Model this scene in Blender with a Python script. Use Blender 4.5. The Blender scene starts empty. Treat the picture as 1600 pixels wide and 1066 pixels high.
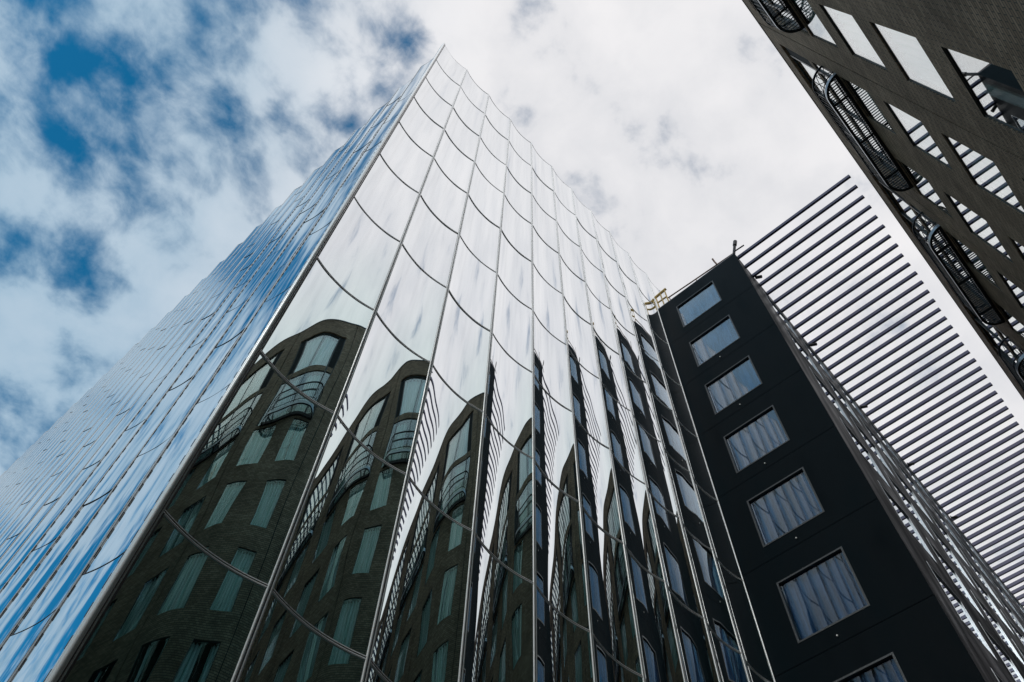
import bpy, math, random
from mathutils import Vector, Matrix

random.seed(11)
SC = bpy.context.scene
COL = SC.collection
S = 1.35            # metres in one facade bay
EYE = 1.65          # eye height above the street, metres


def U(x, y, z):
    """bay units measured from the eye -> metres"""
    return Vector((S * x, S * y, S * z + EYE))


GZ = -EYE / S       # street level in bay units

# ---------------------------------------------------------------- camera
def make_camera():
    yaw, pit, rol = math.radians(46.20199), math.radians(61.71132), math.radians(2.33126)
    f = Vector((math.sin(yaw) * math.cos(pit), math.cos(yaw) * math.cos(pit), math.sin(pit)))
    r = Vector((math.cos(yaw), -math.sin(yaw), 0))
    u = r.cross(f)
    r2 = math.cos(rol) * r + math.sin(rol) * u
    u2 = -math.sin(rol) * r + math.cos(rol) * u
    cam = bpy.data.cameras.new("camera")
    ob = bpy.data.objects.new("camera", cam)
    COL.objects.link(ob)
    m = Matrix((r2, u2, -f)).transposed().to_4x4()
    m.translation = U(0, 0, 0)
    ob.matrix_world = m
    cam.sensor_width = 36.0
    cam.sensor_fit = 'HORIZONTAL'
    cam.lens = 36.0 * 1269.69 / 1600.0
    cam.clip_start = 0.05
    cam.clip_end = 5000
    SC.camera = ob


make_camera()

# ---------------------------------------------------------------- render settings
SC.view_settings.view_transform = 'Standard'
SC.view_settings.look = 'None'
SC.view_settings.exposure = 0.0
SC.view_settings.gamma = 1.0
SC.view_settings.use_curve_mapping = False
SC.render.engine = 'CYCLES'
cy = SC.cycles
cy.max_bounces = 12
cy.glossy_bounces = 8
cy.diffuse_bounces = 3
cy.transmission_bounces = 6
cy.transparent_max_bounces = 16
cy.caustics_reflective = True
cy.caustics_refractive = False
cy.use_denoising = True
cy.denoiser = 'OPENIMAGEDENOISE'
cy.denoising_input_passes = 'RGB_ALBEDO_NORMAL'
cy.sample_clamp_indirect = 4.0

# ---------------------------------------------------------------- sky and sun
SUN_ELEV, SUN_AZ = math.radians(26), math.radians(-97)     # azimuth from +Y towards +X


def make_world():
    w = bpy.data.worlds.new("World")
    SC.world = w
    w.use_nodes = True
    nt = w.node_tree
    N, L = nt.nodes, nt.links
    N.clear()
    out = N.new('ShaderNodeOutputWorld')
    bg = N.new('ShaderNodeBackground')
    L.new(bg.outputs[0], out.inputs[0])

    def val(x, sock):
        if isinstance(x, (int, float)):
            sock.default_value = x
        elif isinstance(x, (tuple, list, Vector)):
            sock.default_value = tuple(x)
        else:
            L.new(x, sock)

    def M(op, a, b=0.0, c=0.0, clamp=False):
        n = N.new('ShaderNodeMath')
        n.operation = op
        n.use_clamp = clamp
        for s, x in zip(n.inputs, (a, b, c)):
            val(x, s)
        return n.outputs[0]

    def V(op, a, b=(0, 0, 0)):
        n = N.new('ShaderNodeVectorMath')
        n.operation = op
        val(a, n.inputs[0])
        if op == 'SCALE':
            val(b, n.inputs[3])
        else:
            val(b, n.inputs[1])
        return n.outputs['Value'] if op in ('DOT_PRODUCT', 'LENGTH') else n.outputs[0]

    def SM(x, lo, hi, t0=0.0, t1=1.0):
        n = N.new('ShaderNodeMapRange')
        n.interpolation_type = 'SMOOTHSTEP'
        for s, q in zip(n.inputs[:5], (x, lo, hi, t0, t1)):
            val(q, s)
        return n.outputs[0]

    def NOISE(v, scale, detail=6, rough=0.55, dist=0.0):
        n = N.new('ShaderNodeTexNoise')
        val(v, n.inputs['Vector'])
        n.inputs['Scale'].default_value = scale
        n.inputs['Detail'].default_value = detail
        n.inputs['Roughness'].default_value = rough
        n.inputs['Distortion'].default_value = dist
        return n.outputs[0], n.outputs[1]

    def MIX(f, a, b):
        n = N.new('ShaderNodeMix')
        n.data_type = 'RGBA'
        val(f, n.inputs[0])
        val(a, n.inputs[6])
        val(b, n.inputs[7])
        return n.outputs[2]

    tc = N.new('ShaderNodeTexCoord')
    d = V('NORMALIZE', tc.outputs['Generated'])
    sep = N.new('ShaderNodeSeparateXYZ')
    L.new(d, sep.inputs[0])
    x, y, z = sep.outputs
    # cloud deck: the direction laid out on a flat layer overhead
    k = M('DIVIDE', 1.0, M('ADD', M('MAXIMUM', z, 0.0), 0.30))
    p = V('SCALE', d, k)
    _, wc = NOISE(p, 3.0, 4, 0.55)
    wv = V('SUBTRACT', wc, (0.5, 0.5, 0.5))
    p2 = V('ADD', p, V('SCALE', wv, 0.10))
    n1, _ = NOISE(V('ADD', p2, (3.1, 7.4, 1.3)), 12.0, 9, 0.55)
    n2, _ = NOISE(V('ADD', p2, (9.7, 1.2, 4.6)), 3.6, 4, 0.5)
    n3, _ = NOISE(V('ADD', p, (1.7, 5.2, 8.8)), 2.6, 5, 0.55)
    # thick bright deck towards +X and -Y, broken cloud towards -X and +Y
    g = SM(M('ADD', M('SUBTRACT', x, y), M('MULTIPLY', M('SUBTRACT', n3, 0.5), 0.35)), -0.66, 0.0)
    cov = M('ADD', M('MULTIPLY', M('SUBTRACT', n1, 0.5), 3.1), M('MULTIPLY', M('SUBTRACT', n2, 0.5), 0.9))
    cov = M('ADD', cov, M('ADD', M('MULTIPLY', g, 0.34), 0.80))
    # gaps in the deck: (direction, angular radius in degrees, depth)
    gaps = [((-0.259, 0.4507, 0.8543), 6.0, 0.28), ((-0.1243, 0.5573, 0.821), 5.0, 0.55),
            ((-0.0775, 0.498, 0.8637), 3.2, 0.50), ((-0.1274, 0.4013, 0.9071), 5.5, 0.50),
            ((-0.1499, 0.4752, 0.867), 6.0, 0.45), ((-0.0216, 0.32, 0.9472), 4.5, 0.62),
            ((-0.002, 0.2751, 0.9614), 3.6, 0.60), ((0.0276, 0.1983, 0.9797), 4.2, 0.75),
            ((-0.07, 0.60, 0.797), 4.0, 0.35), ((0.3666, 0.0199, 0.9301), 3.6, 0.26),
            ((0.02, 0.13, 0.991), 3.6, 0.40), ((-0.235, 0.50, 0.834), 5.0, 0.22),
            ((0.09, -0.12, 0.988), 7.0, 0.60), ((-0.16, 0.83, 0.53), 17.0, 1.4), ((-0.30, 0.72, 0.62), 9.0, 0.6), ((0.215, 0.05, 0.975), 5.0, 0.16),
            ((0.36, -0.30, 0.88), 3.2, 0.60), ((0.17, -0.42, 0.89), 3.4, 0.60), ((0.42, -0.16, 0.89), 3.0, 0.55)]
    dw = V('NORMALIZE', V('ADD', d, V('SCALE', wv, 0.16)))
    for v, rad, amp in gaps:
        dt = V('DOT_PRODUCT', dw, Vector(v).normalized())
        cov = M('SUBTRACT', cov, SM(dt, math.cos(math.radians(rad * 0.95)), 1.0, 0.0, amp * 0.50))
    c = SM(cov, 0.02, 0.86)
    # clear air
    sky = N.new('ShaderNodeTexSky')
    sky.sky_type = 'NISHITA'
    sky.sun_disc = False
    sky.sun_elevation = SUN_ELEV
    sky.sun_rotation = SUN_AZ
    sky.air_density = 1.0
    sky.dust_density = 0.3
    sky.ozone_density = 3.0
    blue = V('MULTIPLY', sky.outputs[0], (0.012, 0.118, 0.140))
    # cloud light: blue grey where thin, near white where the deck glows
    sh = M('ADD', M('MULTIPLY', SM(n1, 0.32, 0.68), 0.45), M('MULTIPLY', SM(n3, 0.3, 0.7), 0.55))
    dim = MIX(sh, (0.22, 0.40, 0.56, 1), (0.46, 0.59, 0.71, 1))
    lit = MIX(sh, (0.70, 0.71, 0.745, 1), (0.92, 0.905, 0.915, 1))
    cl = MIX(g, dim, lit)
    fin = MIX(c, blue, cl)
    L.new(fin, bg.inputs[0])
    bg.inputs[1].default_value = 1.0


make_world()


def make_sun():
    l = bpy.data.lights.new("sun", 'SUN')
    l.energy = 1.3
    l.angle = math.radians(12)
    l.color = (1.0, 0.96, 0.9)
    o = bpy.data.objects.new("sun", l)
    COL.objects.link(o)
    d = Vector((math.sin(SUN_AZ) * math.cos(SUN_ELEV), math.cos(SUN_AZ) * math.cos(SUN_ELEV), math.sin(SUN_ELEV)))
    o.rotation_euler = d.to_track_quat('Z', 'Y').to_euler()
    o.location = (0, 0, 80)


make_sun()

# ---------------------------------------------------------------- materials
def new_mat(name):
    m = bpy.data.materials.new(name)
    m.use_nodes = True
    m.node_tree.nodes.clear()
    out = m.node_tree.nodes.new('ShaderNodeOutputMaterial')
    return m, m.node_tree.nodes, m.node_tree.links, out


def principled(name, col, rough=0.5, metal=0.0, spec=0.5, noise=0.0, scale=3.0, bump=0.0, stretch=(1, 1, 1), rough_var=0.0):
    m, N, L, out = new_mat(name)
    b = N.new('ShaderNodeBsdfPrincipled')
    L.new(b.outputs[0], out.inputs[0])
    b.inputs['Roughness'].default_value = rough
    b.inputs['Metallic'].default_value = metal
    b.inputs['Specular IOR Level'].default_value = spec
    b.inputs['Base Color'].default_value = (*col, 1)
    dirty = rough_var > 0
    if noise or bump:
        tc = N.new('ShaderNodeTexCoord')
        mp = N.new('ShaderNodeMapping')
        mp.inputs['Scale'].default_value = stretch
        L.new(tc.outputs['Object'], mp.inputs[0])
        t = N.new('ShaderNodeTexNoise')
        t.inputs['Scale'].default_value = scale
        t.inputs['Detail'].default_value = 6
        L.new(mp.outputs[0], t.inputs['Vector'])
        if noise:
            mx = N.new('ShaderNodeMix')
            mx.data_type = 'RGBA'
            mx.inputs[6].default_value = (*[c * (1 - noise) for c in col], 1)
            mx.inputs[7].default_value = (*[min(1, c * (1 + noise)) for c in col], 1)
            L.new(t.outputs[0], mx.inputs[0])
            L.new(mx.outputs[2], b.inputs['Base Color'])
        if dirty:
            rr = N.new('ShaderNodeMapRange')
            for q, vv in zip(rr.inputs[1:5], (0.3, 0.7, rough - rough_var, rough + rough_var)):
                q.default_value = vv
            L.new(t.outputs[0], rr.inputs[0])
            L.new(rr.outputs[0], b.inputs['Roughness'])
        if bump:
            bp = N.new('ShaderNodeBump')
            bp.inputs['Strength'].default_value = bump
            bp.inputs['Distance'].default_value = 0.02
            L.new(t.outputs[0], bp.inputs['Height'])
            L.new(bp.outputs[0], b.inputs['Normal'])
    return m


def mirror_glass(name, tint, base, f0):
    """coated facade glass: reflectance grows from f0 head-on to nearly full at a grazing angle"""
    m, N, L, out = new_mat(name)
    df = N.new('ShaderNodeBsdfDiffuse')
    df.inputs[0].default_value = (*base, 1)
    gl = N.new('ShaderNodeBsdfGlossy')
    gl.inputs['Roughness'].default_value = 0.0
    lw = N.new('ShaderNodeLayerWeight')
    lw.inputs[0].default_value = 0.5
    cr = N.new('ShaderNodeValToRGB')
    e = cr.color_ramp.elements
    e[0].position, e[0].color = 0.25, (0.24, 0.39, 0.375, 1)
    e[1].position, e[1].color = 0.85, (*tint, 1)
    k = e.new(0.62)
    k.color = (0.94, 0.965, 0.985, 1)
    k = e.new(0.48)
    k.color = (0.68, 0.83, 0.815, 1)
    L.new(lw.outputs['Facing'], cr.inputs[0])
    L.new(cr.outputs[0], gl.inputs['Color'])
    ma = N.new('ShaderNodeMath')
    ma.operation = 'MULTIPLY_ADD'
    ma.inputs[1].default_value = 0.98 - f0
    ma.inputs[2].default_value = f0
    L.new(lw.outputs['Facing'], ma.inputs[0])
    # thin film of dust in rain streaks, and a slight difference from pane to pane
    tc = N.new('ShaderNodeTexCoord')
    mp = N.new('ShaderNodeMapping')
    mp.inputs['Scale'].default_value = (9.0, 9.0, 0.35)
    L.new(tc.outputs['Object'], mp.inputs[0])
    ns = N.new('ShaderNodeTexNoise')
    ns.inputs['Scale'].default_value = 1.0
    ns.inputs['Detail'].default_value = 5
    L.new(mp.outputs[0], ns.inputs['Vector'])
    mr = N.new('ShaderNodeMapRange')
    for q, vv in zip(mr.inputs[1:5], (0.45, 0.75, 1.0, 0.93)):
        q.default_value = vv
    L.new(ns.outputs[0], mr.inputs[0])
    oi = N.new('ShaderNodeObjectInfo')
    m2 = N.new('ShaderNodeMapRange')
    for q, vv in zip(m2.inputs[1:5], (0.0, 1.0, 0.96, 1.0)):
        q.default_value = vv
    L.new(oi.outputs['Random'], m2.inputs[0])
    mm = N.new('ShaderNodeMath')
    mm.operation = 'MULTIPLY'
    L.new(mr.outputs[0], mm.inputs[0])
    L.new(m2.outputs[0], mm.inputs[1])
    m3 = N.new('ShaderNodeMath')
    m3.operation = 'MULTIPLY'
    L.new(ma.outputs[0], m3.inputs[0])
    L.new(mm.outputs[0], m3.inputs[1])
    ma = m3
    mx = N.new('ShaderNodeMixShader')
    L.new(ma.outputs[0], mx.inputs[0])
    L.new(df.outputs[0], mx.inputs[1])
    L.new(gl.outputs[0], mx.inputs[2])
    L.new(mx.outputs[0], out.inputs[0])
    return m


def pane_glass(name, tint, power, base=0.03, gtint=(1, 1, 1)):
    """clear window glass: see-through head-on, mirror-like at a grazing angle"""
    m, N, L, out = new_mat(name)
    tr = N.new('ShaderNodeBsdfTransparent')
    tr.inputs[0].default_value = (*tint, 1)
    gl = N.new('ShaderNodeBsdfGlossy')
    gl.inputs['Color'].default_value = (*gtint, 1)
    gl.inputs['Roughness'].default_value = 0.0
    lw = N.new('ShaderNodeLayerWeight')
    lw.inputs[0].default_value = 0.5
    pw = N.new('ShaderNodeMath')
    pw.operation = 'POWER'
    pw.inputs[1].default_value = power
    L.new(lw.outputs['Facing'], pw.inputs[0])
    ma = N.new('ShaderNodeMath')
    ma.operation = 'MULTIPLY_ADD'
    ma.inputs[1].default_value = 1 - base
    ma.inputs[2].default_value = base
    L.new(pw.outputs[0], ma.inputs[0])
    mx = N.new('ShaderNodeMixShader')
    L.new(ma.outputs[0], mx.inputs[0])
    L.new(tr.outputs[0], mx.inputs[1])
    L.new(gl.outputs[0], mx.inputs[2])
    L.new(mx.outputs[0], out.inputs[0])
    return m


def brick_mat():
    m, N, L, out = new_mat("brown_brick")
    b = N.new('ShaderNodeBsdfPrincipled')
    L.new(b.outputs[0], out.inputs[0])
    b.inputs['Roughness'].default_value = 0.85
    b.inputs['Specular IOR Level'].default_value = 0.25
    tc = N.new('ShaderNodeTexCoord')
    sp = N.new('ShaderNodeSeparateXYZ')
    L.new(tc.outputs['Object'], sp.inputs[0])
    ad = N.new('ShaderNodeMath')
    L.new(sp.outputs[0], ad.inputs[0])
    L.new(sp.outputs[1], ad.inputs[1])
    cb = N.new('ShaderNodeCombineXYZ')
    L.new(ad.outputs[0], cb.inputs[0])
    L.new(sp.outputs[2], cb.inputs[1])
    br = N.new('ShaderNodeTexBrick')
    L.new(cb.outputs[0], br.inputs['Vector'])
    br.inputs['Scale'].default_value = 1.0
    br.inputs['Brick Width'].default_value = 0.22
    br.inputs['Row Height'].default_value = 0.068
    br.inputs['Mortar Size'].default_value = 0.009
    br.inputs['Mortar Smooth'].default_value = 0.2
    br.inputs['Bias'].default_value = -0.1
    br.inputs['Color1'].default_value = (0.33, 0.212, 0.135, 1)
    br.inputs['Color2'].default_value = (0.55, 0.370, 0.248, 1)
    br.inputs['Mortar'].default_value = (0.12, 0.10, 0.08, 1)
    ns = N.new('ShaderNodeTexNoise')
    ns.inputs['Scale'].default_value = 0.7
    ns.inputs['Detail'].default_value = 8
    L.new(tc.outputs['Object'], ns.inputs['Vector'])
    mr = N.new('ShaderNodeMapRange')
    mr.inputs[1].default_value = 0.3
    mr.inputs[2].default_value = 0.7
    mr.inputs[3].default_value = 0.7
    mr.inputs[4].default_value = 1.25
    L.new(ns.outputs[0], mr.inputs[0])
    mu = N.new('ShaderNodeMix')
    mu.data_type = 'RGBA'
    mu.blend_type = 'MULTIPLY'
    mu.inputs[0].default_value = 1.0
    L.new(br.outputs[0], mu.inputs[6])
    L.new(mr.outputs[0], mu.inputs[7])
    L.new(mu.outputs[2], b.inputs['Base Color'])
    bp = N.new('ShaderNodeBump')
    bp.invert = True
    bp.inputs['Strength'].default_value = 0.8
    bp.inputs['Distance'].default_value = 0.008
    L.new(br.outputs['Fac'], bp.inputs['Height'])
    L.new(bp.outputs[0], b.inputs['Normal'])
    return m


def curtain_mat(name, c0, c1, scale):
    m, N, L, out = new_mat(name)
    b = N.new('ShaderNodeBsdfDiffuse')
    L.new(b.outputs[0], out.inputs[0])
    tc = N.new('ShaderNodeTexCoord')
    mp = N.new('ShaderNodeMapping')
    mp.inputs['Scale'].default_value = (scale, scale, 0.25)
    L.new(tc.outputs['Object'], mp.inputs[0])
    t = N.new('ShaderNodeTexNoise')
    t.inputs['Scale'].default_value = 2.0
    t.inputs['Detail'].default_value = 4
    L.new(mp.outputs[0], t.inputs['Vector'])
    r = N.new('ShaderNodeValToRGB')  # fold shading painted into the cloth as vertical streaks of colour
    r.color_ramp.elements[0].position = 0.40
    r.color_ramp.elements[1].position = 0.60
    r.color_ramp.elements[0].color = (*c0, 1)
    r.color_ramp.elements[1].color = (*c1, 1)
    L.new(t.outputs[0], r.inputs[0])
    L.new(r.outputs[0], b.inputs[0])
    return m


MT = dict(
    tower_glass=mirror_glass("mirrored_glass", (0.97, 0.985, 0.995), (0.03, 0.04, 0.038), 0.88),
    alu=principled("aluminium", (0.93, 0.94, 0.94), 0.35, 0.2),
    alu_matte=principled("matt_aluminium", (0.50, 0.53, 0.56), 0.55, 0.1),
    gasket=principled("dark_gasket", (0.02, 0.022, 0.024), 0.6),
    core=principled("dark_core", (0.02, 0.025, 0.026), 0.8),
    brick=brick_mat(),
    pane=pane_glass("window_glass", (0.98, 1.0, 0.99), 2.2, 0.03, (0.98, 1.0, 0.99)),
    pane_dark=pane_glass("blue_window_glass", (0.70, 0.86, 0.97), 2.6, 0.018, (0.96, 0.99, 1.0)),
    frame=principled("window_frame", (0.035, 0.036, 0.035), 0.4),
    frame_grey=principled("grey_window_frame", (0.022, 0.027, 0.030), 0.4, 0.3),
    curtain=curtain_mat("pale_curtain", (0.42, 0.62, 0.55), (0.98, 1.0, 0.99), 5.0),
    curtain_blue=curtain_mat("grey_blue_curtain", (0.007, 0.018, 0.034), (0.040, 0.078, 0.125), 4.0),
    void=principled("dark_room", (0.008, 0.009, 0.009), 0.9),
    panel=principled("black_panel", (0.0018, 0.0055, 0.0080), 0.45, 0.0, 0.03, 0.6, 1.3, 0.04, (1, 1, 0.25), 0.16),
    steel=principled("dark_steel", (0.016, 0.017, 0.020), 0.42, 0.3, noise=0.3, scale=6),
    pale_steel=principled("galvanised_steel", (0.34, 0.37, 0.40), 0.35, 0.8, noise=0.25, scale=5),
    slat=principled("violet_tinted_slat", (0.032, 0.031, 0.074), 0.40, 0.2, noise=0.25, scale=4),  # violet in the base colour imitates lens fringing and sky reflection
    coping=principled("coping_metal", (0.16, 0.155, 0.17), 0.4, 0.5, noise=0.2, scale=4),
    yellow=principled("ochre_paint", (0.42, 0.29, 0.09), 0.5, noise=0.3, scale=9),
    rust=principled("brown_rail", (0.16, 0.10, 0.075), 0.5, 0.3, noise=0.4, scale=9),
    white=principled("white_plastic", (0.8, 0.8, 0.78), 0.4),
    street=principled("paving", (0.07, 0.068, 0.064), 0.85, noise=0.35, scale=2.5, bump=0.2),
    roof=principled("roof_felt", (0.05, 0.05, 0.05), 0.9, noise=0.3, scale=2),
)

# ---------------------------------------------------------------- mesh helpers (bay units in, metres out)
class MB:
    def __init__(self):
        self.v, self.f, self.m = [], [], []

    def add(self, pts, faces, mi=0):
        b = len(self.v)
        self.v += [U(*p) for p in pts]
        for f in faces:
            self.f.append([b + i for i in f])
            self.m.append(mi)

    def quad(self, a, b, c, d, mi=0):
        self.add([a, b, c, d], [(0, 1, 2, 3)], mi)

    def box(self, x0, x1, y0, y1, z0, z1, mi=0):
        p = [(x, y, z) for z in (z0, z1) for y in (y0, y1) for x in (x0, x1)]
        self.add(p, [(0, 2, 3, 1), (4, 5, 7, 6), (0, 1, 5, 4), (2, 6, 7, 3), (0, 4, 6, 2), (1, 3, 7, 5)], mi)

    def tube(self, path, r, n=6, mi=0, closed=False):
        path = [Vector(p) for p in path]
        rings = []
        for i, p in enumerate(path):
            a = path[i - 1] if (i > 0 or closed) else p
            b = path[(i + 1) % len(path)] if (i < len(path) - 1 or closed) else p
            t = (b - a).normalized()
            ref = Vector((0, 0, 1)) if abs(t.z) < 0.9 else Vector((1, 0, 0))
            s = t.cross(ref).normalized()
            q = s.cross(t)
            rings.append([p + r * (math.cos(2 * math.pi * (k + .5) / n) * s + math.sin(2 * math.pi * (k + .5) / n) * q) for k in range(n)])
        pts = [tuple(v) for R in rings for v in R]
        F = []
        m = len(rings)
        for i in range(m if closed else m - 1):
            j = (i + 1) % m
            for k in range(n):
                l = (k + 1) % n
                F.append((i * n + k, i * n + l, j * n + l, j * n + k))
        if not closed:
            F.append(tuple(range(n - 1, -1, -1)))
            F.append(tuple((m - 1) * n + k for k in range(n)))
        self.add(pts, F, mi)

    def mesh(self, name, mats, origin=(0, 0, 0), smooth=False):
        o = Vector(origin)
        me = bpy.data.meshes.new(name)
        me.from_pydata([tuple(v - o) for v in self.v], [], self.f)
        for m in mats:
            me.materials.append(m)
        me.polygons.foreach_set('material_index', self.m)
        if smooth:
            me.polygons.foreach_set('use_smooth', [True] * len(self.f))
        me.update()
        return me


def link(name, me, parent=None, loc=(0, 0, 0), rot=None, label=None, kind=None):
    o = bpy.data.objects.new(name, me)
    COL.objects.link(o)
    o.parent = parent
    o.location = loc
    if rot:
        o.rotation_euler = rot
    if label:
        o['label'] = label
    if kind:
        o['kind'] = kind
    return o


def thing(name, loc, label, cat, group=None):
    o = bpy.data.objects.new(name, None)
    COL.objects.link(o)
    o.location = loc
    o['label'] = label
    o['category'] = cat
    if group:
        o['group'] = group
    return o


def wall(mb, mp, xs0, xs1, z0, z1, holes, depth, mi=0, mi_reveal=None):
    """flat wall with rectangular holes and reveals; mp(a, z, d) -> point, d = depth into the wall"""
    if mi_reveal is None:
        mi_reveal = mi
    A = sorted({xs0, xs1, *[h[0] for h in holes], *[h[1] for h in holes]})
    Z = sorted({z0, z1, *[h[2] for h in holes], *[h[3] for h in holes]})
    A = [a for a in A if xs0 - 1e-9 <= a <= xs1 + 1e-9]
    Z = [z for z in Z if z0 - 1e-9 <= z <= z1 + 1e-9]
    for i in range(len(A) - 1):
        for j in range(len(Z) - 1):
            ca, cz = (A[i] + A[i + 1]) / 2, (Z[j] + Z[j + 1]) / 2
            if any(h[0] < ca < h[1] and h[2] < cz < h[3] for h in holes):
                continue
            mb.quad(mp(A[i], Z[j], 0), mp(A[i + 1], Z[j], 0), mp(A[i + 1], Z[j + 1], 0), mp(A[i], Z[j + 1], 0), mi)
    for h in holes:
        a0, a1, b0, b1 = h[:4]
        dd = h[4] if len(h) > 4 else depth
        mb.quad(mp(a0, b0, 0), mp(a0, b1, 0), mp(a0, b1, dd), mp(a0, b0, dd), mi_reveal)
        mb.quad(mp(a1, b1, 0), mp(a1, b0, 0), mp(a1, b0, dd), mp(a1, b1, dd), mi_reveal)
        mb.quad(mp(a1, b0, 0), mp(a0, b0, 0), mp(a0, b0, dd), mp(a1, b0, dd), mi_reveal)
        mb.quad(mp(a0, b1, 0), mp(a1, b1, 0), mp(a1, b1, dd), mp(a0, b1, dd), mi_reveal)


# ---------------------------------------------------------------- street
mb = MB()
mb.quad((-90, -90, GZ), (140, -90, GZ), (140, 140, GZ), (-90, 140, GZ))
link('street', mb.mesh('street', [MT['street']]), kind='structure')

# ---------------------------------------------------------------- glass tower
XC, YC = 1.0771, 4.3618            # the corner of the tower
WL = 0.9786                        # bay width on the left face
H = [25.738, 23.169, 20.624] + [18.3156 - 2.3204 * k for k in range(9)]      # joint heights, top down
H = [h for h in H if h > GZ + 0.2] + [GZ]
NF, NL = 14, 30
SAG = 0.080
TOWER = thing('glass_tower', U(XC, YC, GZ), 'tall glass tower with scalloped mirror panels in silver mullions', 'tower')


def sag(t):
    return SAG * 4 * t * (1 - t)


PANEL_ME = {}


def panel_mesh(hh, variant, w=1.0):
    """concave mirror panel: along local x, recessed towards local +y"""
    key = (round(hh, 3), variant, w)
    if key in PANEL_ME:
        return PANEL_ME[key]
    rnd = random.Random(variant * 17 + int(hh * 100))
    nx, nz = 40, 8
    m = 0.026
    ph = [rnd.uniform(0, 6.28) for _ in range(6)]
    vs, fs = [], []
    for j in range(nz + 1):
        for i in range(nx + 1):
            t = i / nx
            x = m + (w - 2 * m) * t
            z = 0.008 + (hh - 0.016) * j / nz
            tt = x / w
            e = math.sin(math.pi * tt)
            wob = e * (0.0009 * math.sin(2 * math.pi * tt * 1.5 + 2.1 * z + ph[0]) + 0.0005 * math.sin(2 * math.pi * tt * 3.1 - 3.3 * z + ph[1])
                       + 0.0007 * math.sin(3.0 * z + ph[2]))
            vs.append((S * x, S * (sag(tt) + wob), S * z))
    for j in range(nz):
        for i in range(nx):
            a = j * (nx + 1) + i
            fs.append((a, a + 1, a + nx + 2, a + nx + 1))
    me = bpy.data.meshes.new('glass_panel')
    me.from_pydata(vs, [], fs)
    me.materials.append(MT['tower_glass'])
    me.polygons.foreach_set('use_smooth', [True] * len(fs))
    me.update()
    PANEL_ME[key] = me
    return me


TRANS_ME = {}


def transom_mesh(w, row=0):
    """horizontal joint following the curve: dark gasket between two thin lips"""
    key = w
    if key in TRANS_ME:
        return TRANS_ME[key]
    n = 24
    vs, fs, mi = [], [], []

    def strip(z0, z1, d, mat):
        b = len(vs)
        for i in range(n + 1):
            t = 0.012 + (1 - 0.024) * i / n
            y = sag(t)
            for zz, yy in ((z0, y + 0.03), (z0, y - d), (z1, y - d), (z1, y + 0.03)):
                vs.append((S * w * t, S * yy, S * zz))
        for i in range(n):
            for k in range(3):
                a = b + i * 4 + k
                fs.append((a, a + 4, a + 5, a + 1))
                mi.append(mat)
    k = 0.007 if w == 1.0 else 0.004
    strip(-k, k, 0.007 if w == 1.0 else 0.004, 1)
    if w == 1.0:
        strip(-0.0145, -0.007, 0.0105, 0)
        strip(0.007, 0.0145, 0.0105, 0)
    me = bpy.data.meshes.new('transom')
    me.from_pydata(vs, [], fs)
    me.materials.append(MT['alu'])
    me.materials.append(MT['gasket'])
    me.polygons.foreach_set('material_index', mi)
    me.update()
    TRANS_ME[key] = me
    return me


def local(p):
    return U(*p) - U(XC, YC, GZ)


def merge(objs_spec, name):
    """many small repeats as one mesh: list of (mesh, matrix)"""
    vs, fs, mi, mats = [], [], [], []
    for me, mt in objs_spec:
        b = len(vs)
        vs += [tuple(mt @ v.co) for v in me.vertices]
        for p in me.polygons:
            fs.append([b + i for i in p.vertices])
            mm = me.materials[p.material_index]
            if mm not in mats:
                mats.append(mm)
            mi.append(mats.index(mm))
    out = bpy.data.meshes.new(name)
    out.from_pydata(vs, [], fs)
    for m in mats:
        out.materials.append(m)
    out.polygons.foreach_set('material_index', mi)
    out.polygons.foreach_set('use_smooth', [True] * len(fs) if name == 'glass_panel' else [False] * len(fs))
    out.update()
    return out


def about(hh, tilt):
    """small setting-out errors of a panel, turned about its own centre"""
    c = Vector((S * 0.5, S * SAG * 0.6, S * hh / 2))
    return Matrix.Translation(c) @ Matrix.Rotation(tilt[2], 4, 'Z') @ Matrix.Rotation(tilt[0], 4, 'X') @ Matrix.Translation(-c)


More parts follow.
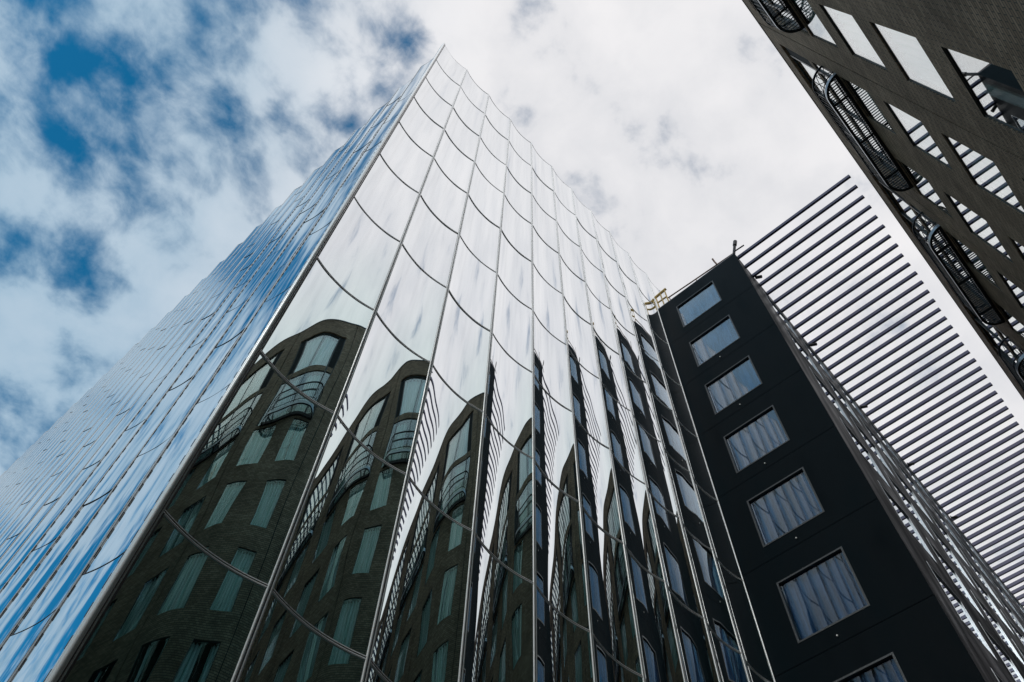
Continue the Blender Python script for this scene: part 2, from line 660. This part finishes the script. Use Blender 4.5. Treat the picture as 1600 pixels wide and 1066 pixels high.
def build_tower():
    panels, trans = [], []            # (size in the picture, mesh, matrix)
    rnd = random.Random(5)
    top_rows = len(H) - 1

    def weight(c, nrm):
        d = Vector(c)
        # anything below the frame or behind the neighbour counts as small
        az = math.atan2(c[0], c[1])
        if c[2] / math.hypot(c[0], c[1]) < 0.55:
            return 0.0
        return abs(d.normalized().dot(Vector(nrm))) / d.length_squared
    for i in range(NF):
        for j in range(top_rows):
            if i >= 11 and H[j + 1] < 20:
                continue
            hh = H[j] - H[j + 1]
            me = panel_mesh(hh, rnd.randrange(4))
            c = (XC + i + 0.5, YC, (H[j] + H[j + 1]) / 2)
            tilt = (math.radians(rnd.uniform(-0.16, 0.16)), 0, math.radians(rnd.uniform(-0.25, 0.25)))
            mt = Matrix.Translation(local((XC + i, YC, H[j + 1]))) @ about(hh, tilt)
            wgt = weight(c, (0, 1, 0)) * hh
            if i >= 10:
                wgt *= 0.02
            panels.append((wgt, me, mt))
            if j > 0:
                trans.append((wgt, transom_mesh(1.0, 0), Matrix.Translation(local((XC + i, YC, H[j])))))
    R90 = Matrix.Rotation(-math.pi / 2, 4, 'Z')
    for i in range(NL):
        for j in range(top_rows):
            hh = H[j] - H[j + 1]
            me = panel_mesh(hh, rnd.randrange(4), WL)
            c = (XC, YC + (i + 0.5) * WL, (H[j] + H[j + 1]) / 2)
            tilt = (math.radians(rnd.uniform(-0.16, 0.16)), 0, math.radians(rnd.uniform(-0.25, 0.25)))
            base = Matrix.Translation(local((XC, YC + (i + 1) * WL, H[j + 1]))) @ R90
            mt = base @ about(hh, tilt)
            wgt = weight(c, (1, 0, 0)) * hh
            panels.append((wgt, me, mt))
            if j > 0:
                trans.append((wgt, transom_mesh(WL, 0), Matrix.Translation(local((XC, YC + (i + 1) * WL, H[j]))) @ R90))
    for nm, lst in (('glass_panel', panels), ('transom', trans)):
        lst.sort(key=lambda q: -q[0])
        for wgt, me, mt in lst[:100]:
            o = link(nm, me, TOWER)
            o.matrix_basis = mt
        rest = [(me, mt) for _w, me, mt in lst[100:]]
        link(nm, merge(rest, nm), TOWER, kind='stuff')
    # vertical mullions: two bars with a dark joint
    org = U(XC, YC, GZ)
    mb = MB()
    z0, z1 = GZ, H[0] + 0.02
    for xx in (-0.0145, 0.0145):
        mb.tube([(XC + xx, YC + .002, z0), (XC + xx, YC + .002, z1)], 0.0120, 12, 0)
    mb.box(XC - .006, XC + .006, YC - .002, YC + .08, z0, z1, 1)
    mb.box(XC - .027, XC + .027, YC + .006, YC + .08, z0, z1, 1)
    me = mb.mesh('mullion', [MT['alu'], MT['gasket']], org)
    me.polygons.foreach_set('use_smooth', [len(p.vertices) == 4 and p.material_index == 0 for p in me.polygons])
    for i in range(1, NF + 1):
        link('mullion', me, TOWER, (S * i, 0, 0))
    rr = random.Random(3)

    def side_mullion(dashes):
        mb = MB()
        if dashes:
            for yy in (-0.012, 0.012):
                mb.tube([(XC + .002, YC + yy, z0), (XC + .002, YC + yy, z1)], 0.008, 10, 0)
            mb.box(XC, XC + .08, YC - .005, YC + .005, z0, z1, 1)
            mb.box(XC + .006, XC + .08, YC - .020, YC + .020, z0, z1, 0)
            z = z0 + 0.3
            while z < z1 - 0.2:                              # short dark dashes along the near edge of the bar
                mb.box(XC - .002, XC + .006, YC - .0225, YC - .0205, z, z + 0.085 + rr.uniform(0, .03), 1)
                z += 0.19 + rr.uniform(-0.02, 0.03)
        else:
            mb.tube([(XC + .003, YC, z0), (XC + .003, YC, z1)], 0.009, 10, 0)
            mb.box(XC + .006, XC + .08, YC - .024, YC + .024, z0, z1, 0)
        me = mb.mesh('mullion', [MT['alu_matte'], MT['gasket']], org)
        me.polygons.foreach_set('use_smooth', [len(p.vertices) == 4 and p.material_index == 0 for p in me.polygons])
        return me
    near, far = side_mullion(True), side_mullion(False)
    for i in range(1, NL + 1):
        link('mullion', near if i < 5 else far, TOWER, (0, S * WL * i, 0))
    mb = MB()
    mb.tube([(XC - .012, YC - .012, z0), (XC - .012, YC - .012, z1)], 0.022, 14, 0)
    mb.box(XC + 0.006, XC + 0.016, YC - 0.020, YC + 0.05, z0, z1, 1)
    mb.tube([(XC + .024, YC - .004, z0), (XC + .024, YC - .004, z1)], 0.008, 10, 0)
    mb.box(XC - 0.020, XC + 0.05, YC + 0.004, YC + 0.014, z0, z1, 1)
    mb.box(XC - 0.030, XC + 0.05, YC + 0.014, YC + 0.062, z0, z1, 0)
    z = z0 + 0.3
    while z < z1 - 0.2:
        mb.box(XC - 0.032, XC - 0.028, YC + 0.064, YC + 0.074, z, z + 0.09 + rr.uniform(0, .04), 1)
        z += 0.21 + rr.uniform(-0.02, 0.03)
    me = mb.mesh('corner_post', [MT['alu'], MT['gasket']], org)
    me.polygons.foreach_set('use_smooth', [len(p.vertices) == 4 and p.material_index == 0 for p in me.polygons])
    link('corner_post', me, TOWER)
    # inner body, side and back walls, roof deck
    mb = MB()
    d = 0.16
    mb.box(XC + d, XC + NF, YC + d, YC + NL * WL, GZ, H[0] - 0.35, 0)
    link('core', mb.mesh('core', [MT['core']], org), TOWER)
    # thin metal edge along the scalloped top
    mb = MB()
    n = 16
    for k in range(NF):
        for i in range(n):
            t0, t1 = i / n, (i + 1) / n
            a0, a1 = sag(t0), sag(t1)
            x0, x1 = XC + k + t0, XC + k + t1
            P = [(x0, YC + a0 - .004, H[0]), (x1, YC + a1 - .004, H[0]), (x1, YC + a1 + .05, H[0]), (x0, YC + a0 + .05, H[0])]
            Q = [(p[0], p[1], H[0] + .02) for p in P]
            mb.add(P + Q, [(0, 3, 2, 1), (4, 5, 6, 7), (0, 1, 5, 4), (2, 3, 7, 6)])
    for k in range(NL):
        for i in range(n):
            t0, t1 = i / n, (i + 1) / n
            a0, a1 = sag(t0), sag(t1)
            y0, y1 = YC + (k + t0) * WL, YC + (k + t1) * WL
            P = [(XC + a0 - .004, y0, H[0]), (XC + a1 - .004, y1, H[0]), (XC + a1 + .05, y1, H[0]), (XC + a0 + .05, y0, H[0])]
            Q = [(p[0], p[1], H[0] + .02) for p in P]
            mb.add(P + Q, [(0, 1, 2, 3), (4, 7, 6, 5), (0, 4, 5, 1), (2, 6, 7, 3)])
    link('top_edge', mb.mesh('top_edge', [MT['alu']], org), TOWER)


build_tower()

# ---------------------------------------------------------------- curtains
def curtain_mesh(w, h, parts, folds, amp, mat, name='curtain', seed=0, sway=0.0):
    """folded cloth in the local x-z plane (metres), facing local -y; parts = list of (from, to) fractions of the width"""
    rnd = random.Random(seed)
    vs, fs = [], []
    for a, b in parts:
        n = max(6, int(folds * (b - a) * 8))
        nz = 6
        base = len(vs)
        ph = rnd.uniform(0, 6)
        for j in range(nz + 1):
            for i in range(n + 1):
                t = a + (b - a) * i / n
                sw = sway * math.sin(1.3 * j / nz * 2 + ph) * math.sin(math.pi * (i / n))
                x = w * (t + sw)
                y = amp * (math.sin(2 * math.pi * folds * t + ph + 0.5 * math.sin(7 * t)) + 0.35 * math.sin(2 * math.pi * folds * 2.3 * t + 1.1))
                vs.append((x, y, h * j / nz))
        for j in range(nz):
            for i in range(n):
                q = base + j * (n + 1) + i
                fs.append((q, q + 1, q + n + 2, q + n + 1))
    me = bpy.data.meshes.new(name)
    me.from_pydata(vs, [], fs)
    me.materials.append(mat)
    me.polygons.foreach_set('use_smooth', [True] * len(fs))
    me.update()
    return me


# ---------------------------------------------------------------- black panelled building
XD, YD0, YD1, ZD = 11.077, 1.50, 4.40, 22.94
XD1 = 37.0
DARK = thing('black_building', U(XD, YD0, GZ), 'black panelled building with one column of curtained windows, abutting the glass tower', 'building')
DW_TOP = [22.31 - 2.278 * k for k in range(10)]
DW_TOP = [t for t in DW_TOP if t - 1.36 > GZ + 0.6]


def build_dark():
    org = U(XD, YD0, GZ)
    front = lambda a, z, d: (XD + d, a, z)
    side = lambda a, z, d: (a, YD0 + d, z)
    lines = [ZD] + [t - 1.36 - 0.36 for t in DW_TOP] + [GZ]
    gap = 0.007
    SWX = [12.33 + 1.97 * k for k in range(12)]
    mbf, mbs = MB(), MB()
    for k in range(len(lines) - 1):
        zt, zb = lines[k] - (gap if k else 0), lines[k + 1] + gap
        hf = [(2.44, 3.78, t - 1.36, t, 0.07) for t in DW_TOP if zb < t <= zt]
        wall(mbf, front, YD0, YD1, zb, zt, hf, 0.07)
        hs = [(x, x + 1.26, t - 1.36, t, 0.05) for t in DW_TOP if zb < t <= zt for x in SWX]
        wall(mbs, side, XD, XD1, zb, zt, hs, 0.05)
        if k:
            mbf.quad((XD + .012, YD0, zt - .05), (XD + .012, YD1, zt - .05), (XD + .012, YD1, zt + .07), (XD + .012, YD0, zt + .07), 1)
            mbs.quad((XD, YD0 + .012, zt - .05), (XD1, YD0 + .012, zt - .05), (XD1, YD0 + .012, zt + .07), (XD, YD0 + .012, zt + .07), 1)
    link('front_wall', mbf.mesh('front_wall', [MT['panel'], MT['gasket']], org), DARK)
    mbs.quad((XD1, YD0, GZ), (XD1, YD1, GZ), (XD1, YD1, ZD), (XD1, YD0, ZD))
    link('side_wall', mbs.mesh('side_wall', [MT['panel'], MT['gasket']], org), DARK)
    mb = MB()
    mb.box(XD + 0.3, XD1 - .05, YD0 + 0.3, YD1, GZ, ZD - 0.06, 0)
    mb.box(XD, XD1, YD0, YD1, ZD, ZD + 0.03, 1)
    link('roof', mb.mesh('roof', [MT['void'], MT['coping']], org), DARK)
    # windows: frame > pane, curtain ; built once in local metres and copied
    w, h = 1.34 * S, 1.36 * S

    # front windows
    def local_box(m, bx, conv):
        x0, x1, y0, y1, z0, z1 = bx
        b = len(m.v)
        p = [conv(x, y, z) for z in (z0, z1) for y in (y0, y1) for x in (x0, x1)]
        m.v += [Vector(q) for q in p]
        for f in [(0, 2, 3, 1), (4, 5, 7, 6), (0, 1, 5, 4), (2, 6, 7, 3), (0, 4, 6, 2), (1, 3, 7, 5)]:
            m.f.append([b + i for i in f])
            m.m.append(0)
    idt = lambda x, y, z: (x, y, z)

    def raw(m, name, mat):
        me = bpy.data.meshes.new(name)
        me.from_pydata([tuple(v) for v in m.v], [], m.f)
        me.materials.append(mat)
        me.update()
        return me
    m = MB()
    t = 0.045
    for bx in ((-0.012, 0.10, 0, t, 0, h), (-0.012, 0.10, w - t, w, 0, h), (-0.012, 0.10, t, w - t, 0, t), (-0.012, 0.10, t, w - t, h - t, h)):
        local_box(m, bx, idt)
    fme = raw(m, 'window', MT['frame_grey'])
    m = MB()
    local_box(m, (0.05, 0.056, t, w - t, t, h - t), idt)
    pme = raw(m, 'pane', MT['pane_dark'])
    m = MB()
    local_box(m, (0.34, 0.36, -0.02, w + 0.02, -0.05, h + 0.05), idt)
    cmes = []
    for k in range(4):
        c = curtain_mesh(w, h, [(0.0, 1.0)], 5.5, 0.05, MT['curtain_blue'], seed=k, sway=0.03)
        for v in c.vertices:                                # turn to face -x
            v.co = (0.17 - v.co.y, v.co.x, v.co.z)
        cmes.append(c)
    for k, tz in enumerate(DW_TOP):
        o = link('window', fme, DARK, U(XD, 2.44, tz - 1.36) - org)
        link('pane', pme, o)
        link('curtain', cmes[k % 4], o)
    # side windows: mirror-like panes at a grazing angle
    w2 = 1.26 * S
    m = MB()
    t = 0.03
    for bx in ((0, t, -0.006, 0.06, 0, h), (w2 - t, w2, -0.006, 0.06, 0, h), (t, w2 - t, -0.006, 0.06, 0, t), (t, w2 - t, -0.006, 0.06, h - t, h)):
        local_box(m, bx, idt)
    fme = raw(m, 'window', MT['pale_steel'])
    m = MB()
    local_box(m, (t, w2 - t, 0.03, 0.036, t, h - t), idt)
    pme = raw(m, 'pane', MT['pane_dark'])
    c = curtain_mesh(w2, h, [(0.0, 1.0)], 5, 0.04, MT['curtain_blue'], seed=9)
    for v in c.vertices:
        v.co = (v.co.x, 0.17 + v.co.y, v.co.z)
    for x in SWX:
        for tz in DW_TOP[:7]:
            o = link('window', fme, DARK, U(x, YD0, tz - 1.36) - org)
            link('pane', pme, o)
            link('curtain', c, o)
    # little white studs under the windows
    m = MB()
    me = None
    for zc in [tz - 1.36 - 0.225 for tz in DW_TOP[1:]]:
        m = MB()
        m.tube([(XD - 0.03, 3.12, zc), (XD + 0.005, 3.12, zc)], 0.014, 8)
        link('wall_stud', m.mesh('wall_stud', [MT['white']], org), DARK)
    m = MB()
    m.tube([(XD - 0.05, 4.30, 8.9), (XD + 0.002, 4.30, 8.9)], 0.03, 10)
    m.tube([(XD - 0.09, 4.30, 8.86), (XD - 0.03, 4.30, 8.92)], 0.035, 10)
    link('wall_lamp', m.mesh('wall_lamp', [MT['white']], org), DARK)


build_dark()


def build_roof_details():
    # thin brown safety rail with short uprights
    r = thing('safety_rail', U(XD + .06, 3.0, ZD + .03), 'thin brown safety rail along the roof edge of the black building', 'railing')
    org = U(XD + .06, 3.0, ZD + .03)
    m = MB()
    m.tube([(XD + .06, 3.95, 23.30), (XD + .06, 3.03, 23.21), (XD + .06, 1.56, 23.09)], 0.022, 6)
    link('rail', m.mesh('rail', [MT['rust']], org), r)
    for yy in (3.9, 2.9, 2.1, 1.58):
        m = MB()
        m.tube([(XD + .10, yy, ZD + .02), (XD + .06, yy, 23.09 + (yy - 1.56) * 0.088)], 0.016, 6)
        link('post', m.mesh('post', [MT['rust']], org), r)
    m = MB()
    m.tube([(XD + .06, 2.12, 23.13), (XD + .03, 2.145, 23.34), (XD - .03, 2.15, 23.47)], 0.03, 6)
    link('post', m.mesh('post', [MT['rust']], org), r, label='upright rising above the rail with a bent tip')
    # ochre ladder-like guard
    g = thing('roof_guard', U(XD, 4.1, ZD + .03), 'ochre ladder-like guard on the roof edge beside the glass tower', 'guard rail')
    org = U(XD, 4.1, ZD + .03)
    m = MB()
    m.tube([(XD - .02, 4.34, 23.70), (XD - .02, 3.88, 23.77)], 0.045, 8)
    link('top_rail', m.mesh('top_rail', [MT['yellow']], org), g)
    m = MB()
    m.tube([(XD, 4.32, 23.33), (XD, 3.95, 23.31)], 0.028, 6)
    link('mid_rail', m.mesh('mid_rail', [MT['yellow']], org), g)
    for yy in (4.30, 4.12, 3.95):
        m = MB()
        m.tube([(XD + .02, yy, ZD + .02), (XD - .02, yy, 23.73)], 0.022, 6)
        link('post', m.mesh('post', [MT['yellow']], org), g)
    # corner lamp
    c = thing('corner_lamp', U(XD + .03, 1.52, ZD + .03), 'black lamp on a leaning post at the outer roof corner of the black building', 'lamp')
    org = U(XD + .03, 1.52, ZD + .03)
    m = MB()
    m.tube([(XD + .03, 1.53, ZD + .02), (XD, 1.42, 23.22), (XD - .02, 1.36, 23.36)], 0.045, 8)
    link('post', m.mesh('post', [MT['steel']], org), c)
    m = MB()
    m.tube([(XD - .02, 1.37, 23.32), (XD - .03, 1.325, 23.42), (XD - .03, 1.30, 23.50)], 0.062, 10)
    link('lamp_head', m.mesh('lamp_head', [MT['steel']], org), c)
    m = MB()
    m.tube([(XD, 1.47, 23.03), (XD, 1.14, 22.99)], 0.022, 6)
    link('arm', m.mesh('arm', [MT['steel']], org), c)


build_roof_details()

# ---------------------------------------------------------------- slatted canopy over the passage
CAN = thing('slatted_canopy', U(11.28, 1.47, 22.9), 'canopy of parallel dark slats spanning the passage from the black building', 'canopy')


def build_canopy():
    org = U(11.28, 1.47, 22.9)
    for k in range(62):
        x = 11.28 + 0.3955 * k
        ye = -2.33 + 0.0186 * (x - 11.28)
        m = MB()
        dz, ye = random.uniform(-.006, .006), ye + random.uniform(-.02, .02)
        m.box(x - .034, x + .034, ye, 1.498, 22.88 + dz, 23.01 + dz)
        link('slat', m.mesh('slat', [MT['slat']], org), CAN)
    for x in (12.1, 15.2, 18.3, 21.4, 24.5):
        m = MB()
        m.tube([(x, 1.46, 22.80), (x + .1, 1.30, 22.82)], 0.05, 8)
        m.tube([(x, 1.46, 22.80), (x, 1.46, 22.90)], 0.02, 6)
        link('floodlight', m.mesh('floodlight', [MT['steel']], org), CAN)


build_canopy()

# ---------------------------------------------------------------- brown brick building
YB = -2.40                       # wall face
BT = 20.50                       # parapet top
G0, PER = 1.51, 3.93
KS = list(range(-4, 9))          # modules along the street
BW_TOP = [15.52 - 2.09 * k for k in range(8)]
BW_TOP = [t for t in BW_TOP if t - 1.45 > GZ + 0.9]
LZ0, LZ1 = 15.66, 19.70          # loggia opening
BRICK = thing('brick_building', U(G0, YB, GZ), 'dark brown brick building with rounded balconies under its roof edge', 'building')


def build_brick():
    org = U(G0, YB, GZ)
    mp = lambda a, z, d: (a, YB - d, z)
    holes = []
    x0, x1 = G0 + PER * KS[0], G0 + PER * (KS[-1] + 1)
    for k in KS:
        g = G0 + PER * k
        for wx in (g + .42, g + 2.43):
            for t in BW_TOP:
                holes.append((wx, wx + 1.0, t - 1.45, t, 0.035))
        holes.append((g + .47, g + 3.46, LZ0, LZ1, 0.055))
        if k > KS[0]:
            holes.append((g - .022, g + .022, GZ, BT - .05, 0.07))
    mb = MB()
    wall(mb, mp, x0, x1, GZ, BT, holes, 0.06, 0)
    for k in KS[1:]:                                          # back of the movement joints
        g = G0 + PER * k
        mb.quad((g - .03, YB - .066, GZ), (g + .03, YB - .066, GZ), (g + .03, YB - .066, BT - .04), (g - .03, YB - .066, BT - .04), 1)
    mb.quad((x0, YB, GZ), (x0, YB, BT), (x0, YB - 8, BT), (x0, YB - 8, GZ))
    mb.quad((x1, YB, GZ), (x1, YB - 8, GZ), (x1, YB - 8, BT), (x1, YB, BT))
    link('brick_wall', mb.mesh('brick_wall', [MT['brick'], MT['gasket']], org), BRICK)
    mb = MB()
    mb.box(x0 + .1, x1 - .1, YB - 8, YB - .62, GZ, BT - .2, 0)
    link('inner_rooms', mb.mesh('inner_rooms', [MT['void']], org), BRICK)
    mb = MB()
    mb.box(x0, x1, YB - .4, YB + .015, BT, BT + .035, 0)
    mb.quad((x0, YB - .4, BT - .1), (x1, YB - .4, BT - .1), (x1, YB - 8, BT - .1), (x0, YB - 8, BT - .1), 1)
    link('roof', mb.mesh('roof', [MT['coping'], MT['roof']], org), BRICK)

    # windows
    w, h = 1.0 * S, 1.45 * S

    def boxes(lst, name, mat):
        vs, fs = [], []
        for (a0, a1, b0, b1, c0, c1) in lst:
            b = len(vs)
            vs.extend([(x, y, z) for z in (c0, c1) for y in (b0, b1) for x in (a0, a1)])
            fs.extend([[b + i for i in f] for f in ((0, 2, 3, 1), (4, 5, 7, 6), (0, 1, 5, 4), (2, 6, 7, 3), (0, 4, 6, 2), (1, 3, 7, 5))])
        me = bpy.data.meshes.new(name)
        me.from_pydata(vs, [], fs)
        me.materials.append(mat)
        me.update()
        return me
    t = 0.022
    y0, y1 = -0.060, -0.022            # frame depth, behind the wall face (wall faces +y)
    fr = [(0, t, y0, y1, 0, h), (w - t, w, y0, y1, 0, h), (t, w - t, y0, y1, 0, t), (t, w - t, y0, y1, h - t, h)]
    frame_me = boxes(fr, 'window', MT['frame'])
    pane_me = boxes([(t, w - t, -.034, -.030, t, h - t)], 'pane', MT['pane'])
    cmes = [curtain_mesh(w, h, p, 6.5, 0.045, MT['curtain'], seed=20 + i, sway=0.015) for i, p in enumerate(
        ([(0, 1)], [(0, .47), (.53, 1)], [(0, .30), (.62, 1)], [(0, .12), (.55, .72)], [(0, .99)]))]
    for me in cmes:
        for v in me.vertices:
            v.co = (v.co.x, -0.17 + v.co.y, v.co.z)
    rnd = random.Random(8)
    rest = {0: [], 1: [], 2: []}
    n = 0
    cand = []
    for k in KS:
        g = G0 + PER * k
        for wx in (g + .42, g + 2.43):
            for r, tz in enumerate(BW_TOP):
                c = Vector((wx + .5, YB, tz - .7))
                vis = 1.0 / c.length_squared if (wx > 1 and c.z / c.length > .45) else 0
                cand.append((vis, wx, r, tz))
    cand.sort(key=lambda q: -q[0])
    for i, (vis, wx, r, tz) in enumerate(cand):
        loc = U(wx, YB, tz - 1.45) - org
        ci = rnd.choice((0, 1, 0, 4, 1)) if r < 3 else rnd.choice((2, 3, 0, 3))
        if i < 96 and vis > 0:
            o = link('window', frame_me, BRICK, loc)
            link('pane', pane_me, o)
            link('curtain', cmes[ci], o)
        else:
            mt = Matrix.Translation(loc)
            for q, me in ((0, frame_me), (1, pane_me), (2, cmes[ci])):
                rest[q].append((me, mt))
    me = merge(rest[0] + rest[1] + rest[2], 'window')
    link('window', me, BRICK, kind='stuff')

    # loggias: glazing set back behind the brick, and the rounded balconies
    yb = YB - .055
    W = 2.99
    lz = lambda g: g + .47
    g = 0.0
    m = MB()                                                     # frame work, module at g = 0, relative to org
    def gx(x):
        return G0 + .47 + x
    m.box(gx(0), gx(W), yb - .05, yb, LZ1 - .08, LZ1)
    m.box(gx(0), gx(W), yb - .05, yb, LZ0, LZ0 + .06)
    for a, b in ((0, .05), (.34, .40), (1.47, 1.50), (2.59, 2.65), (W - .05, W)):
        m.box(gx(a), gx(b), yb - .05, yb + .012, LZ0 + .06, LZ1 - .08)
    m.box(gx(.05), gx(W - .05), yb - .05, yb + .004, 17.62, 17.88, 1)
    m.box(gx(.05), gx(.34), yb - .05, yb + .002, 17.88, LZ1 - .08, 2)
    m.box(gx(2.65), gx(W - .05), yb - .05, yb + .002, 17.88, LZ1 - .08, 2)
    m.box(gx(.40), gx(2.59), yb - .03, yb - .004, 16.72, 16.76, 0)
    lme = m.mesh('loggia_window', [MT['frame'], MT['brick'], MT['void']], org)
    m = MB()
    for a, b, z0, z1 in ((.40, 1.47, 17.88, LZ1 - .08), (1.50, 2.59, 17.88, LZ1 - .08), (.40, 1.47, LZ0 + .06, 17.62), (1.50, 2.59, LZ0 + .06, 17.62),
                         (.05, .34, LZ0 + .06, 17.62), (2.65, W - .05, LZ0 + .06, 17.62)):
        m.box(gx(a), gx(b), yb - .025, yb - .02, z0, z1)
    lp = m.mesh('pane', [MT['pane']], org)
    cu1 = curtain_mesh(2.15 * S, (LZ1 - .08 - 17.88) * S, [(0, .42), (.5, 1)], 9, 0.03, MT['curtain'], seed=41)
    cu2 = curtain_mesh(2.15 * S, (17.5 - LZ0) * S, [(0, .36), (.6, .98)], 9, 0.03, MT['curtain'], seed=42)
    for me, zz in ((cu1, 17.88), (cu2, LZ0 + .05)):
        for v in me.vertices:
            v.co = v.co + (U(gx(.42), yb - .12, zz) - org)
    # balcony: racetrack plan
    bx0, bx1, yo, rad = G0 + .38, G0 + 3.25, YB + .37, .37

    def outline(inset, z, nseg=10):
        r = rad - inset
        P = [(bx0 + inset, YB + .0, z)]
        for i in range(nseg + 1):
            a = math.pi - i * math.pi / 2 / nseg
            P.append((bx0 + rad + r * math.cos(a), YB + r * math.sin(a), z))
        for i in range(nseg + 1):
            a = math.pi / 2 - i * math.pi / 2 / nseg
            P.append((bx1 - rad + r * math.cos(a), YB + r * math.sin(a), z))
        P.append((bx1 - inset, YB + .0, z))
        return P[1:-1]
    zf = LZ0
    m = MB()
    A, B = outline(0, zf - .055), outline(0, zf + .045)
    C_, D_ = outline(.05, zf - .05), outline(.03, zf + .045)
    n = len(A)
    m.add(A + B + C_ + D_, [f for i in range(n - 1) for f in ((i, i + 1, n + i + 1, n + i), (n + i, n + i + 1, 3 * n + i + 1, 3 * n + i))], 0)
    m.add(A + B + C_ + D_, [f for i in range(n - 1) for f in ((2 * n + i, 3 * n + i, 3 * n + i + 1, 2 * n + i + 1), (i, 2 * n + i, 2 * n + i + 1, i + 1))], 1)
    # carrying beam along the wall and brackets
    m.box(bx0 + .02, bx1 - .02, YB + .002, YB + .06, zf - .07, zf + .03, 1)
    for bx in (bx0 + .5, (bx0 + bx1) / 2, bx1 - .5):
        m.box(bx - .02, bx + .02, YB + .06, yo - .03, zf - .05, zf - .012, 1)
    bme = m.mesh('balcony', [MT['pale_steel'], MT['steel']], org)
    m = MB()
    x = bx0 + .05
    while x < bx1 - .04:
        e = 0.0
        if x < bx0 + rad:
            e = rad - math.sqrt(max(0, rad ** 2 - (bx0 + rad - x) ** 2))
        elif x > bx1 - rad:
            e = rad - math.sqrt(max(0, rad ** 2 - (x - bx1 + rad) ** 2))
        if yo - e - .03 > YB + .08:
            m.box(x - .0065, x + .0065, YB + .06, yo - e - .03, zf - .002, zf + .025)
        x += 0.052
    gme = m.mesh('grate', [MT['steel']], org)
    m = MB()
    top = zf + .78
    m.tube(outline(.01, top, 8), 0.022, 6)
    m.tube(outline(.012, zf + .14, 8), 0.010, 5)
    rail = outline(.012, zf, 10)
    # uprights
    L_ = []
    pts = [Vector(p) for p in outline(.012, zf, 24)]
    acc, nxt = 0.0, 0.0
    for a, b in zip(pts, pts[1:]):
        seg = (b - a).length
        while nxt <= acc + seg:
            L_.append(a + (b - a) * ((nxt - acc) / seg))
            nxt += 0.105
        acc += seg
    for i, q in enumerate(L_):
        m.box(q.x - .006, q.x + .006, q.y - .006, q.y + .006, zf + .03, top)
    for i in list(range(0, 6, 2)) + list(range(len(L_) - 7, len(L_) - 2, 2)):
        a, b = L_[i], L_[i + 2]
        m.tube([(a.x, a.y, zf + .14), (b.x, b.y, top - .02)], .008, 4)
        m.tube([(b.x, b.y, zf + .14), (a.x, a.y, top - .02)], .008, 4)
    rme = m.mesh('railing', [MT['steel']], org)
    for k in KS:
        off = (S * PER * k, 0, 0)
        o = link('loggia_window', lme, BRICK, off)
        link('pane', lp, o)
        link('curtain', cu1, o)
        link('curtain', cu2, o)
        o = link('balcony', bme, BRICK, off)
        link('grate', gme, o)
        link('railing', rme, o)


build_brick()
